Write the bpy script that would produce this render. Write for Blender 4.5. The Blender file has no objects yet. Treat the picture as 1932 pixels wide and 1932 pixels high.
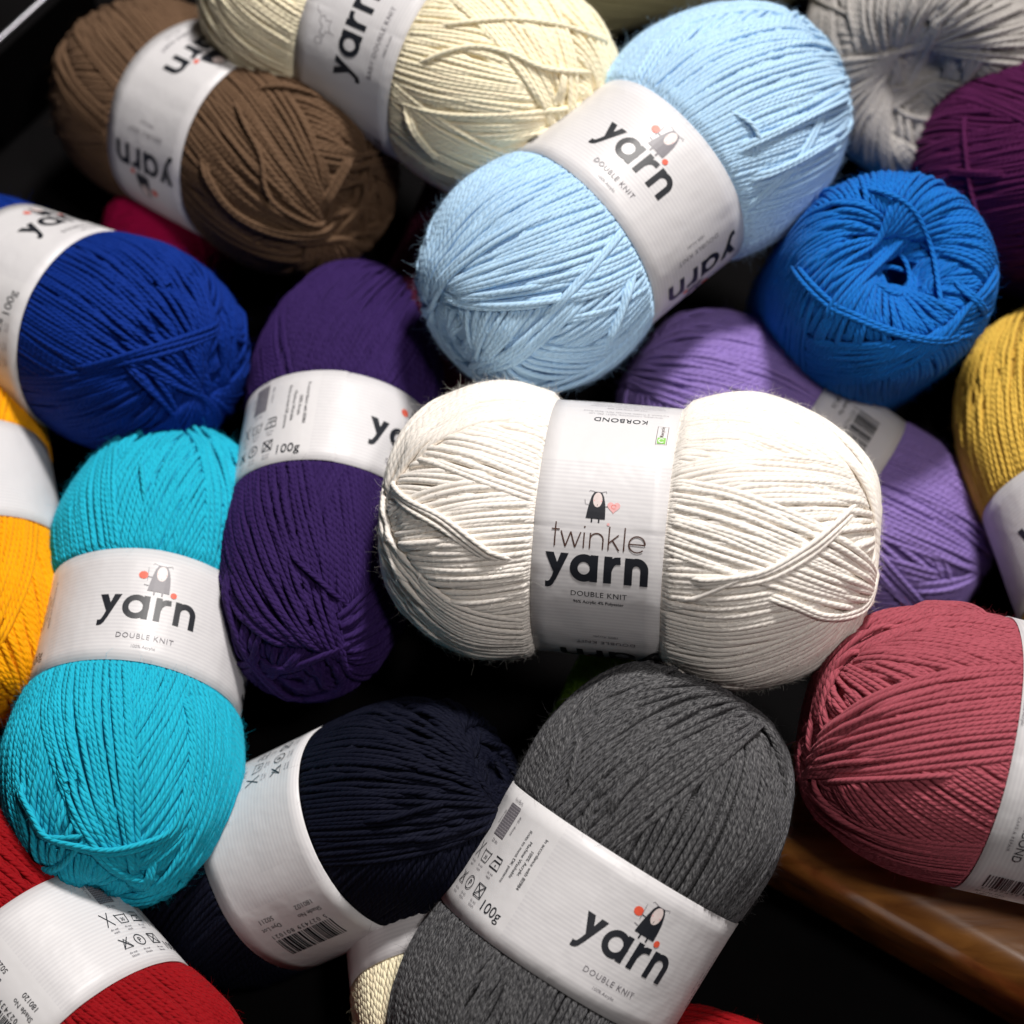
import bpy, bmesh, math
import numpy as np
from mathutils import Vector, Matrix

PI = math.pi
scene = bpy.context.scene
COL = scene.collection

# ------------------------------------------------------------------ camera model
H = 0.70                       # camera height above the table
PITCH = math.radians(65)       # looking down
TAN = 0.24                     # half frame / focal length (12 mm / 50 mm)
CAM = np.array([0.0, 0.0, H])
RIGHT = np.array([1.0, 0, 0])
FWD = np.array([0, math.cos(PITCH), -math.sin(PITCH)])
UP = np.array([0, math.sin(PITCH), math.cos(PITCH)])


def at(U, V, z):
    """world point at height z seen at picture position U, V (0..1932)"""
    xk = TAN * (U - 966) / 966
    yk = TAN * (966 - V) / 966
    d = (H - z) / (math.sin(PITCH) - yk * math.cos(PITCH))
    return CAM + d * (FWD + xk * RIGHT + yk * UP)


def axis_dir(theta, elev):
    """unit axis whose picture direction is theta and whose slope above the table is elev (degrees)"""
    th = math.radians(theta)
    A = math.sin(th) * math.cos(PITCH)
    B = math.sin(PITCH)
    q = math.hypot(A, B)
    tau = math.asin(max(-1, min(1, math.sin(math.radians(elev)) / q))) - math.atan2(A, B)
    return axis_tau(theta, math.degrees(tau))


def axis_tau(theta, tau):
    th, t = math.radians(theta), math.radians(tau)
    v = math.cos(t) * (math.cos(th) * RIGHT + math.sin(th) * UP) - math.sin(t) * FWD
    return v / np.linalg.norm(v)


# ------------------------------------------------------------------ materials
def new_mat(name):
    m = bpy.data.materials.new(name)
    m.use_nodes = True
    nt = m.node_tree
    return m, nt, nt.nodes['Principled BSDF']


def math_node(nt, op, a, b=None):
    n = nt.nodes.new('ShaderNodeMath')
    n.operation = op
    for i, x in enumerate((a, b)):
        if x is None:
            continue
        if isinstance(x, (int, float)):
            n.inputs[i].default_value = x
        else:
            nt.links.new(x, n.inputs[i])
    return n.outputs[0]


def yarn_mat(name, col, heather=0.10, sheen=0.35, light=None, rough=0.75, ply=1.0, sss=0.0, bump=0.7):
    m, nt, b = new_mat(name)
    N, L = nt.nodes, nt.links
    uv = N.new('ShaderNodeUVMap')
    sep = N.new('ShaderNodeSeparateXYZ')
    L.new(uv.outputs[0], sep.inputs[0])
    u, v = sep.outputs[0], sep.outputs[1]
    # twisted plies: three of them round the strand
    ang = math_node(nt, 'ADD', math_node(nt, 'MULTIPLY', u, 3 * 2 * PI), math_node(nt, 'MULTIPLY', v, 2 * PI / 0.0024))
    s = math_node(nt, 'ABSOLUTE', math_node(nt, 'SINE', math_node(nt, 'MULTIPLY', ang, 0.5)))
    s = math_node(nt, 'POWER', s, 0.6)
    # fibres following the twist
    comb = N.new('ShaderNodeCombineXYZ')
    L.new(math_node(nt, 'MULTIPLY', ang, 1.6), comb.inputs[0])
    L.new(math_node(nt, 'MULTIPLY', v, 260.0), comb.inputs[1])
    nz = N.new('ShaderNodeTexNoise')
    nz.inputs['Scale'].default_value = 1.0
    nz.inputs['Detail'].default_value = 3.0
    L.new(comb.outputs[0], nz.inputs['Vector'])
    # slow change along the strand and from strand to strand
    comb2 = N.new('ShaderNodeCombineXYZ')
    L.new(math_node(nt, 'MULTIPLY', v, 650.0 if heather > 0.3 else 45.0), comb2.inputs[0])
    L.new(math_node(nt, 'MULTIPLY', u, 15.0 if heather > 0.3 else 0.0), comb2.inputs[1])
    n2 = N.new('ShaderNodeTexNoise')
    n2.inputs['Scale'].default_value = 1.0
    n2.inputs['Detail'].default_value = 2.0
    L.new(comb2.outputs[0], n2.inputs['Vector'])
    fac = math_node(nt, 'MULTIPLY', math_node(nt, 'ADD', math_node(nt, 'MULTIPLY', nz.outputs[0], 0.5),
                                              math_node(nt, 'MULTIPLY', n2.outputs[0], 0.5)), 1.0)
    rp = N.new('ShaderNodeValToRGB')
    c = np.array(col)
    if light is None:
        lo, hi = c * (1 - heather), np.minimum(c * (1 + heather) + 0.02 * heather, 0.92)
    else:
        lo, hi = c, np.array(light)
    rp.color_ramp.elements[0].position = 0.36 if light is None else 0.43
    rp.color_ramp.elements[1].position = 0.64 if light is None else 0.60
    rp.color_ramp.elements[0].color = (*lo, 1)
    rp.color_ramp.elements[1].color = (*hi, 1)
    L.new(fac, rp.inputs[0])
    L.new(rp.outputs[0], b.inputs['Base Color'])
    hgt = math_node(nt, 'ADD', math_node(nt, 'MULTIPLY', s, 1.0 * ply), math_node(nt, 'MULTIPLY', nz.outputs[0], 0.5))
    bp = N.new('ShaderNodeBump')
    bp.inputs['Strength'].default_value = bump
    bp.inputs['Distance'].default_value = 0.0005
    L.new(hgt, bp.inputs['Height'])
    L.new(bp.outputs[0], b.inputs['Normal'])
    b.inputs['Roughness'].default_value = rough
    b.inputs['Specular IOR Level'].default_value = 0.14
    if sss:
        b.inputs['Subsurface Weight'].default_value = sss
        b.inputs['Subsurface Radius'].default_value = (1.0, 0.9, 0.75)
        b.inputs['Subsurface Scale'].default_value = 0.0022 + 0.003 * sss ** 2
    b.inputs['Sheen Weight'].default_value = sheen
    b.inputs['Sheen Roughness'].default_value = 0.45
    t = c / max(c.max(), 1e-3)
    b.inputs['Sheen Tint'].default_value = (*(0.15 + 0.85 * t), 1)
    return m


def fuzz_mat(name, col):
    """loose fibres: thin enough to let half the light through"""
    m = bpy.data.materials.new(name)
    m.use_nodes = True
    nt = m.node_tree
    nt.nodes.clear()
    out = nt.nodes.new('ShaderNodeOutputMaterial')
    d, t, x = nt.nodes.new('ShaderNodeBsdfDiffuse'), nt.nodes.new('ShaderNodeBsdfTranslucent'), nt.nodes.new('ShaderNodeMixShader')
    oi = nt.nodes.new('ShaderNodeTexCoord')
    nz = nt.nodes.new('ShaderNodeTexNoise'); nz.inputs['Scale'].default_value = 700
    nt.links.new(oi.outputs['Object'], nz.inputs['Vector'])
    mx = nt.nodes.new('ShaderNodeMix'); mx.data_type = 'RGBA'
    c = np.array(col)
    mx.inputs[6].default_value = (*(c * 0.92), 1)
    mx.inputs[7].default_value = (*np.minimum(c * 1.10, 0.97), 1)
    nt.links.new(nz.outputs[0], mx.inputs[0])
    nt.links.new(mx.outputs[2], d.inputs[0]); nt.links.new(mx.outputs[2], t.inputs[0])
    x.inputs[0].default_value = 0.5
    nt.links.new(d.outputs[0], x.inputs[1]); nt.links.new(t.outputs[0], x.inputs[2])
    nt.links.new(x.outputs[0], out.inputs[0])
    return m


def paper_mat(name, ribbed):
    m, nt, b = new_mat(name)
    N, L = nt.nodes, nt.links
    uv = N.new('ShaderNodeUVMap')
    sep = N.new('ShaderNodeSeparateXYZ')
    L.new(uv.outputs[0], sep.inputs[0])
    if ribbed:
        # pale grey printed rules, softened and broken up
        nz = N.new('ShaderNodeTexNoise')
        nz.inputs['Scale'].default_value = 90
        nz.inputs['Detail'].default_value = 2
        L.new(uv.outputs[0], nz.inputs['Vector'])
        w = math_node(nt, 'SINE', math_node(nt, 'MULTIPLY', sep.outputs[1 if ribbed == 1 else 0], 2 * PI / 0.0013))
        f = math_node(nt, 'MULTIPLY', math_node(nt, 'ADD', math_node(nt, 'MULTIPLY', w, 0.5), 0.5),
                      math_node(nt, 'ADD', nz.outputs[0], 0.25))
        mix = N.new('ShaderNodeMix')
        mix.data_type = 'RGBA'
        mix.inputs[6].default_value = (0.67, 0.66, 0.67, 1)
        mix.inputs[7].default_value = (0.585, 0.575, 0.595, 1)
        L.new(f, mix.inputs[0])
        L.new(mix.outputs[2], b.inputs['Base Color'])
    else:
        b.inputs['Base Color'].default_value = (0.67, 0.66, 0.67, 1)
    n3 = N.new('ShaderNodeTexNoise')
    n3.inputs['Scale'].default_value = 55
    n3.inputs['Detail'].default_value = 3
    L.new(uv.outputs[0], n3.inputs['Vector'])
    bp = N.new('ShaderNodeBump')
    bp.inputs['Strength'].default_value = 0.4
    bp.inputs['Distance'].default_value = 0.002
    L.new(n3.outputs[0], bp.inputs['Height'])
    L.new(bp.outputs[0], b.inputs['Normal'])
    b.inputs['Roughness'].default_value = 0.42
    b.inputs['Specular IOR Level'].default_value = 0.35
    return m


def ink_mat(name, col, rough=0.45):
    m, nt, b = new_mat(name)
    N, L = nt.nodes, nt.links
    tc = N.new('ShaderNodeTexCoord')
    nz = N.new('ShaderNodeTexNoise')
    nz.inputs['Scale'].default_value = 900
    L.new(tc.outputs['Object'], nz.inputs['Vector'])
    rp = N.new('ShaderNodeValToRGB')
    c = np.array(col)
    rp.color_ramp.elements[0].color = (*(c * 0.85), 1)
    rp.color_ramp.elements[1].color = (*np.minimum(c * 1.15, 0.9), 1)
    L.new(nz.outputs[0], rp.inputs[0])
    L.new(rp.outputs[0], b.inputs['Base Color'])
    b.inputs['Roughness'].default_value = rough
    return m


INK = {
    'black': ink_mat('black_ink', (0.012, 0.014, 0.02)),
    'grey': ink_mat('grey_ink', (0.16, 0.15, 0.17)),
    'pale': ink_mat('pale_grey_ink', (0.42, 0.40, 0.42)),
    'brown': ink_mat('brown_ink', (0.07, 0.03, 0.02)),
    'red': ink_mat('red_ink', (0.75, 0.10, 0.05)),
    'pink': ink_mat('pink_ink', (0.78, 0.42, 0.42)),
    'face': ink_mat('face_ink', (0.72, 0.62, 0.60)),
    'green': ink_mat('green_ink', (0.25, 0.55, 0.12)),
    'white': ink_mat('white_ink', (0.80, 0.79, 0.80)),
}
PAPER = paper_mat('ribbed_paper', 1)
PAPER_AX = paper_mat('ribbed_paper_across', 2)
PLAIN = paper_mat('plain_paper', 0)


# ------------------------------------------------------------------ mesh helpers
def link(name, me, parent=None, mats=()):
    o = bpy.data.objects.new(name, me)
    COL.objects.link(o)
    for m in mats:
        me.materials.append(m)
    if parent is not None:
        o.parent = parent
    return o


def quad_mesh(name, co, quads, uv=None, smooth=True, matidx=None):
    me = bpy.data.meshes.new(name)
    co = np.ascontiguousarray(co, dtype=np.float32)
    quads = np.ascontiguousarray(quads, dtype=np.int32)
    nf = len(quads)
    me.vertices.add(len(co))
    me.vertices.foreach_set('co', co.ravel())
    me.loops.add(nf * 4)
    me.loops.foreach_set('vertex_index', quads.ravel())
    me.polygons.add(nf)
    me.polygons.foreach_set('loop_start', np.arange(0, nf * 4, 4, dtype=np.int32))
    if uv is not None:
        l = me.uv_layers.new(name='UVMap')
        l.data.foreach_set('uv', np.ascontiguousarray(uv, dtype=np.float32).ravel())
    if matidx is not None:
        me.polygons.foreach_set('material_index', np.ascontiguousarray(matidx, dtype=np.int32))
    me.polygons.foreach_set('use_smooth', np.full(nf, smooth))
    me.update(calc_edges=True)
    return me


# ------------------------------------------------------------------ flat print (millimetres), later wrapped round a label
class Print:
    def __init__(self):
        self.v, self.f, self.m = [], [], []
        self.mats = []
        self.k = 0

    def mi(self, ink):
        if ink not in self.mats:
            self.mats.append(ink)
        return self.mats.index(ink)

    def poly(self, pts, ink, lift=None):
        if lift is None:
            self.k += 1
            lift = 0.0035 * (self.k % 40)
        n = len(self.v)
        self.v += [(x, y, lift) for x, y in pts]
        self.f.append(tuple(range(n, n + len(pts))))
        self.m.append(self.mi(ink))

    def rect(self, x0, y0, x1, y1, ink):
        self.poly([(x0, y0), (x1, y0), (x1, y1), (x0, y1)], ink)

    def stroke(self, pts, w, ink, closed=False):
        """a pen line of width w through the points"""
        self.k += 1
        lift = 0.0035 * (self.k % 40)
        P = np.array(pts, float)
        n = len(P)
        if closed:
            T = np.roll(P, -1, 0) - np.roll(P, 1, 0)
        else:
            T = np.gradient(P, axis=0)
        T /= np.linalg.norm(T, axis=1)[:, None] + 1e-9
        Nn = np.stack([-T[:, 1], T[:, 0]], 1)
        a, b = P + Nn * w / 2, P - Nn * w / 2
        for i in range(n if closed else n - 1):
            j = (i + 1) % n
            self.poly([tuple(b[i]), tuple(b[j]), tuple(a[j]), tuple(a[i])], ink, lift)

    def ring(self, cx, cy, rx, ry, w, ink, a0=0, a1=360, n=40):
        full = abs(a1 - a0) >= 360
        t = np.radians(np.linspace(a0, a1, n, endpoint=not full))
        self.stroke(np.stack([cx + rx * np.cos(t), cy + ry * np.sin(t)], 1), w, ink, closed=full)

    def disc(self, cx, cy, rx, ry, ink, n=24):
        t = np.linspace(0, 2 * PI, n, endpoint=False)
        self.poly([(cx + rx * math.cos(a), cy + ry * math.sin(a)) for a in t], ink)

    def add(self, other, dx=0, dy=0, rot=0, s=1.0):
        c, si = math.cos(math.radians(rot)) * s, math.sin(math.radians(rot)) * s
        n = len(self.v)
        self.v += [(dx + c * x - si * y, dy + si * x + c * y, l) for x, y, l in other.v]
        self.f += [tuple(i + n for i in f) for f in other.f]
        self.m += [self.mi(other.mats[k]) for k in other.m]


_TXT = {}


def text(body, size, ink, align='CENTER', bold=0.0, spacing=1.0):
    """flat lettering from the built-in font, size = cap height in mm"""
    key = (body, bold, spacing, align)
    if key not in _TXT:
        cu = bpy.data.curves.new('lettering_curve', 'FONT')
        cu.body = body
        cu.size = 1.0
        cu.align_x = align
        cu.offset = bold
        cu.space_character = spacing
        cu.resolution_u = 3
        o = bpy.data.objects.new('lettering_curve', cu)
        COL.objects.link(o)
        dg = bpy.context.evaluated_depsgraph_get()
        dg.update()
        me = bpy.data.meshes.new_from_object(o.evaluated_get(dg))
        _TXT[key] = ([tuple(v.co[:2]) for v in me.vertices], [tuple(p.vertices) for p in me.polygons])
        bpy.data.objects.remove(o)
        bpy.data.curves.remove(cu)
        bpy.data.meshes.remove(me)
    vs, fs = _TXT[key]
    p = Print()
    k = size / 0.72
    p.v = [(x * k, y * k, 0.02) for x, y in vs]
    p.f = list(fs)
    p.m = [p.mi(ink)] * len(fs)
    return p


def wordmark(ink, xh=8.3, w=0.27):
    """lower-case geometric 'yarn', centred, baseline 0, x-height xh"""
    p = Print()
    r = 0.5
    h = w / 2
    # y
    p.poly([(0.0, 1.0), (0.30, 1.0), (0.56, 0.36), (0.42, 0.06)], ink)
    p.poly([(0.56, 1.0), (0.84, 1.0), (0.40, -0.06), (0.27, 0.10)], ink)
    t = np.radians(np.linspace(-20, -95, 8))
    p.poly([(0.46, 0.12), (0.33, -0.20), (0.24, -0.30), (0.13, -0.34), (0.04, -0.33), (0.04, -0.10), (0.12, -0.11),
            (0.19, -0.07), (0.27, 0.10), (0.36, 0.20)], ink)
    # a
    x = 0.98
    p.ring(x + r - h * 0.5, 0.5, r - h, 0.515 - h, w, ink, n=48)
    p.rect(x + 0.93 - w, 0.0, x + 0.93, 1.0, ink)
    # r
    x = 2.13
    p.rect(x, 0.0, x + w, 1.0, ink)
    p.stroke([(x + h + 0.02, 0.52), (x + h + 0.07, 0.68), (x + h + 0.16, 0.80), (x + h + 0.27, 0.86), (x + 0.58, 0.875)], w * 0.96, ink)
    # n
    x = 2.87
    p.rect(x, 0.0, x + w, 1.0, ink)
    t = np.radians(np.linspace(165, 0, 20))
    pts = [(x + 0.425 + (0.425 - h) * math.cos(a), 0.58 + (0.44 - h) * math.sin(a)) for a in t]
    p.stroke(pts + [(x + 0.85 - h, 0.3), (x + 0.85 - h, 0.0)], w, ink)
    q = Print()
    q.add(p, -3.72 / 2 * xh, 0, 0, xh)
    return q


def thin_word(ink, xh=4.7, w=0.075):
    """thin 'twinkle', centred, baseline 0"""
    p = Print()
    S = lambda pts: p.stroke(pts, w, ink)
    x = 0.0
    S([(x + 0.25, 1.55), (x + 0.25, 0.0)]); S([(x, 1.08), (x + 0.52, 1.08)])
    x = 0.62
    S([(x, 1.0), (x + 0.33, 0.02)]); S([(x + 0.33, 0.02), (x + 0.63, 0.98)]); S([(x + 0.63, 0.98), (x + 0.95, 0.02)]); S([(x + 0.95, 0.02), (x + 1.27, 1.0)])
    x = 2.12
    S([(x, 1.0), (x, 0.0)]); p.disc(x, 1.36, 0.06, 0.06, ink, 10)
    x = 2.52
    S([(x, 1.0), (x, 0.0)])
    t = np.radians(np.linspace(180, 0, 18))
    S([(x + 0.42 + 0.42 * math.cos(a), 0.60 + 0.40 * math.sin(a)) for a in t] + [(x + 0.84, 0.3), (x + 0.84, 0)])
    x = 3.72
    S([(x, 1.5), (x, 0.0)]); S([(x + 0.62, 1.0), (x + 0.02, 0.46)]); S([(x + 0.24, 0.64), (x + 0.70, 0.0)])
    x = 4.72
    S([(x, 1.5), (x, 0.0)])
    x = 5.0
    t = np.radians(np.linspace(0, 318, 34))
    S([(x + 0.55 + 0.52 * math.cos(a), 0.5 + 0.51 * math.sin(a)) for a in t]); S([(x + 0.05, 0.5), (x + 1.07, 0.5)])
    q = Print()
    q.add(p, -6.1 / 2 * xh, 0, 0, xh)
    return q


def heart(cx, cy, s, ink):
    p = Print()
    t = np.linspace(0, 2 * PI, 26, endpoint=False)
    p.poly([(cx + s * 16 * math.sin(a) ** 3 / 16, cy + s * (13 * math.cos(a) - 5 * math.cos(2 * a) - 2 * math.cos(3 * a) - math.cos(4 * a)) / 16) for a in t], ink)
    return p


def sheep(kind, dark='black'):
    """small drawn sheep emblem about 6 x 9 mm, feet at 0"""
    p = Print()
    p.poly([(-2.9, 1.1), (2.8, 1.0), (2.7, 3.4), (2.45, 5.6), (1.9, 7.6), (1.2, 8.9), (-1.0, 9.0), (-1.7, 7.7), (-2.2, 5.6), (-2.6, 3.3)], dark)
    p.disc(0.15, 6.6, 1.35, 2.2, 'face')
    for x in (-1.3, 0.8):
        p.rect(x, 0.0, x + 0.45, 1.2, dark)
    p.stroke([(-1.0, 9.0), (-2.3, 9.35), (-2.5, 8.9)], 0.14, 'grey')
    p.stroke([(1.2, 8.9), (2.4, 9.3), (2.6, 8.7)], 0.14, 'grey')
    p.stroke([(-1.0, 8.95), (1.2, 8.9)], 0.12, 'grey')
    p.disc(-0.9, 6.3, 0.22, 0.22, 'pink', 8)
    p.disc(1.25, 6.3, 0.22, 0.22, 'pink', 8)
    p.stroke([(0.15, 5.3), (0.15, 4.7)], 0.12, dark)
    if kind == 'ball':
        p.stroke([(-2.2, 5.2), (-3.4, 5.3)], 0.22, dark)
        p.disc(-4.5, 5.6, 1.25, 1.15, 'red', 12)
        p.stroke([(-3.3, 4.0), (-3.5, 8.0)], 0.13, 'grey')
        p.disc(4.0, 0.9, 0.85, 0.85, 'red', 12)
        p.stroke([(-2.8, 2.6), (-4.0, 2.8)], 0.16, 'grey')
    else:
        p.stroke([(-2.2, 5.0), (-3.3, 5.1), (-3.6, 6.5)], 0.14, 'grey')
        p.stroke([(2.4, 4.7), (3.3, 4.8)], 0.18, dark)
        p.add(heart(5.0, 4.8, 1.9, 'pink'))
        p.ring(5.0, 4.9, 0.7, 0.6, 0.12, 'red', 0, 320, 16)
        p.disc(3.9, -0.3, 0.42, 0.42, 'pink', 10)
    return p


def main_print(dark='black', baby=False, mark_dark=None):
    """the front print: wordmark with sheep above and small lines below; origin at the middle of the word"""
    p = Print()
    p.add(wordmark(dark, 8.2, 0.235), 0, -5.2)
    if baby:
        e = Print()
        pts = [(-3, 2), (-2, 3.4), (-0.5, 3.0), (0.4, 4.2), (1.6, 4.4), (2.2, 3.2), (1.2, 2.4), (1.6, 0.8), (0.3, 1.2), (-1.2, 0.4), (-1.6, 1.8), (-3, 2)]
        e.stroke(pts, 0.18, 'grey')
        e.stroke([(2.2, 4.4), (3.0, 6.0), (4.2, 6.2)], 0.16, 'grey')
        e.ring(-4.2, 3.2, 0.9, 1.1, 0.16, 'grey', n=16)
        e.stroke([(-1.2, 0.4), (-1.5, -1.2)], 0.16, 'grey')
        p.add(e, -1.0, 7.0, 0, 1.3)
    else:
        p.add(sheep('ball', mark_dark or dark), 2.4, 3.7, 0, 1.2)
    p.add(text('BABY DOUBLE KNIT' if baby else 'DOUBLE KNIT', 1.8, 'grey', spacing=1.15), 0.8, -12.2)
    p.add(text('100% Acrylic', 1.05, 'grey'), 0.8, -15.4)
    return p


def care_symbols():
    """care panel, origin at its middle, about 28 mm wide and 36 mm tall"""
    p = Print()
    k = 'black'
    # knitted swatch
    p.rect(-9, 5.5, -2.5, 16, 'grey')
    for i in range(12):
        p.stroke([(-9 + j * 0.65, 5.9 + i * 0.86 + (0.28 if j % 2 else 0)) for j in range(11)], 0.16, 'pale')
    p.add(text('22 sts', 1.1, 'grey'), -5.7, 3.4)
    p.add(text('11x10cm', 1.1, 'grey'), -5.7, 17.0)
    p.add(text('4.0 - 4mm', 1.1, 'grey'), -0.8, 11, -90)
    p.add(text('30 rows', 1.0, 'grey'), -10.5, 11, -90)
    # row one: scissors mark, tub, iron
    p.stroke([(-12.5, 2), (-9.5, -3.2)], 0.3, k); p.stroke([(-9.5, 2), (-12.5, -3.2)], 0.3, k)
    p.stroke([(-7.6, 0.6), (-7.0, -3), (-3.6, -3), (-3.0, 0.6)], 0.3, k); p.stroke([(-7.6, 0.2), (-3, 0.2)], 0.22, k)
    p.add(text('30', 1.3, k), -5.3, -2.2)
    p.stroke([(-1.2, -2.8), (-0.2, -0.6), (3.0, -0.6), (3.4, -2.8)], 0.4, k, closed=True)
    p.stroke([(-0.4, 0.8), (3.0, 0.8), (3.2, -0.5)], 0.35, k); p.disc(1.4, -1.8, 0.3, 0.3, k, 8)
    for x in (-11, -5.3, 1.2):
        p.add(text('do not', 0.8, 'grey'), x, -4.8); p.add(text('wash', 0.8, 'grey'), x, -6.0)
    # row two: triangle, circle P, crossed square
    p.stroke([(-12.8, -12), (-9.4, -12), (-11.1, -8.6)], 0.4, k, closed=True)
    p.stroke([(-12.8, -8.2), (-9.4, -12)], 0.3, k); p.stroke([(-9.4, -8.2), (-12.8, -12)], 0.3, k)
    p.ring(-5.3, -10.2, 2.0, 2.0, 0.3, k, n=30); p.add(text('P', 2.0, k), -5.3, -11.2)
    p.stroke([(-0.6, -12.2), (3.2, -12.2), (3.2, -8.4), (-0.6, -8.4)], 0.38, k, closed=True)
    p.stroke([(-0.6, -12.2), (3.2, -8.4)], 0.34, k); p.stroke([(3.2, -12.2), (-0.6, -8.4)], 0.34, k)
    for x in (-11, -5.3, 1.2):
        p.add(text('do not', 0.8, 'grey'), x, -14.2); p.add(text('bleach', 0.8, 'grey'), x, -15.4)
    p.add(text('100g', 3.4, k), 9.0, -14.5)
    for i, s in enumerate(('Knits to most DK patterns', 'Machine Washable', '100% Acrylic', 'In accordance with BS984')):
        p.add(text(s, 1.15, 'black'), 6.2 + 2.2 * i, 4.0 + (0.8 if i == 3 else 0), -90)
    return p


def barcode(shade, lot, digits):
    p = Print()
    rng = np.random.default_rng(5)
    x = -11.0
    while x < 11.0:
        w = rng.choice([0.25, 0.35, 0.5, 0.8])
        p.rect(x, -7.5, x + w, 0.8, 'black')
        x += w + rng.choice([0.25, 0.3, 0.45, 0.6])
    p.add(text(digits, 1.7, 'black', spacing=1.3), 0.0, -9.7)
    p.add(text('Shade No', 1.6, 'black'), -7.0, -13.2)
    p.add(text(shade, 1.7, 'black'), -7.0, -16.4)
    p.add(text('Dye Lot', 1.6, 'black'), 8.0, -13.2)
    p.add(text(lot, 1.7, 'black'), 8.0, -16.4)
    q = Print()
    q.add(p, 0, 6)
    return q


# ------------------------------------------------------------------ the yarn ball
GA, GP = 420, 600              # height-map cells: polar angle x azimuth


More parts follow.
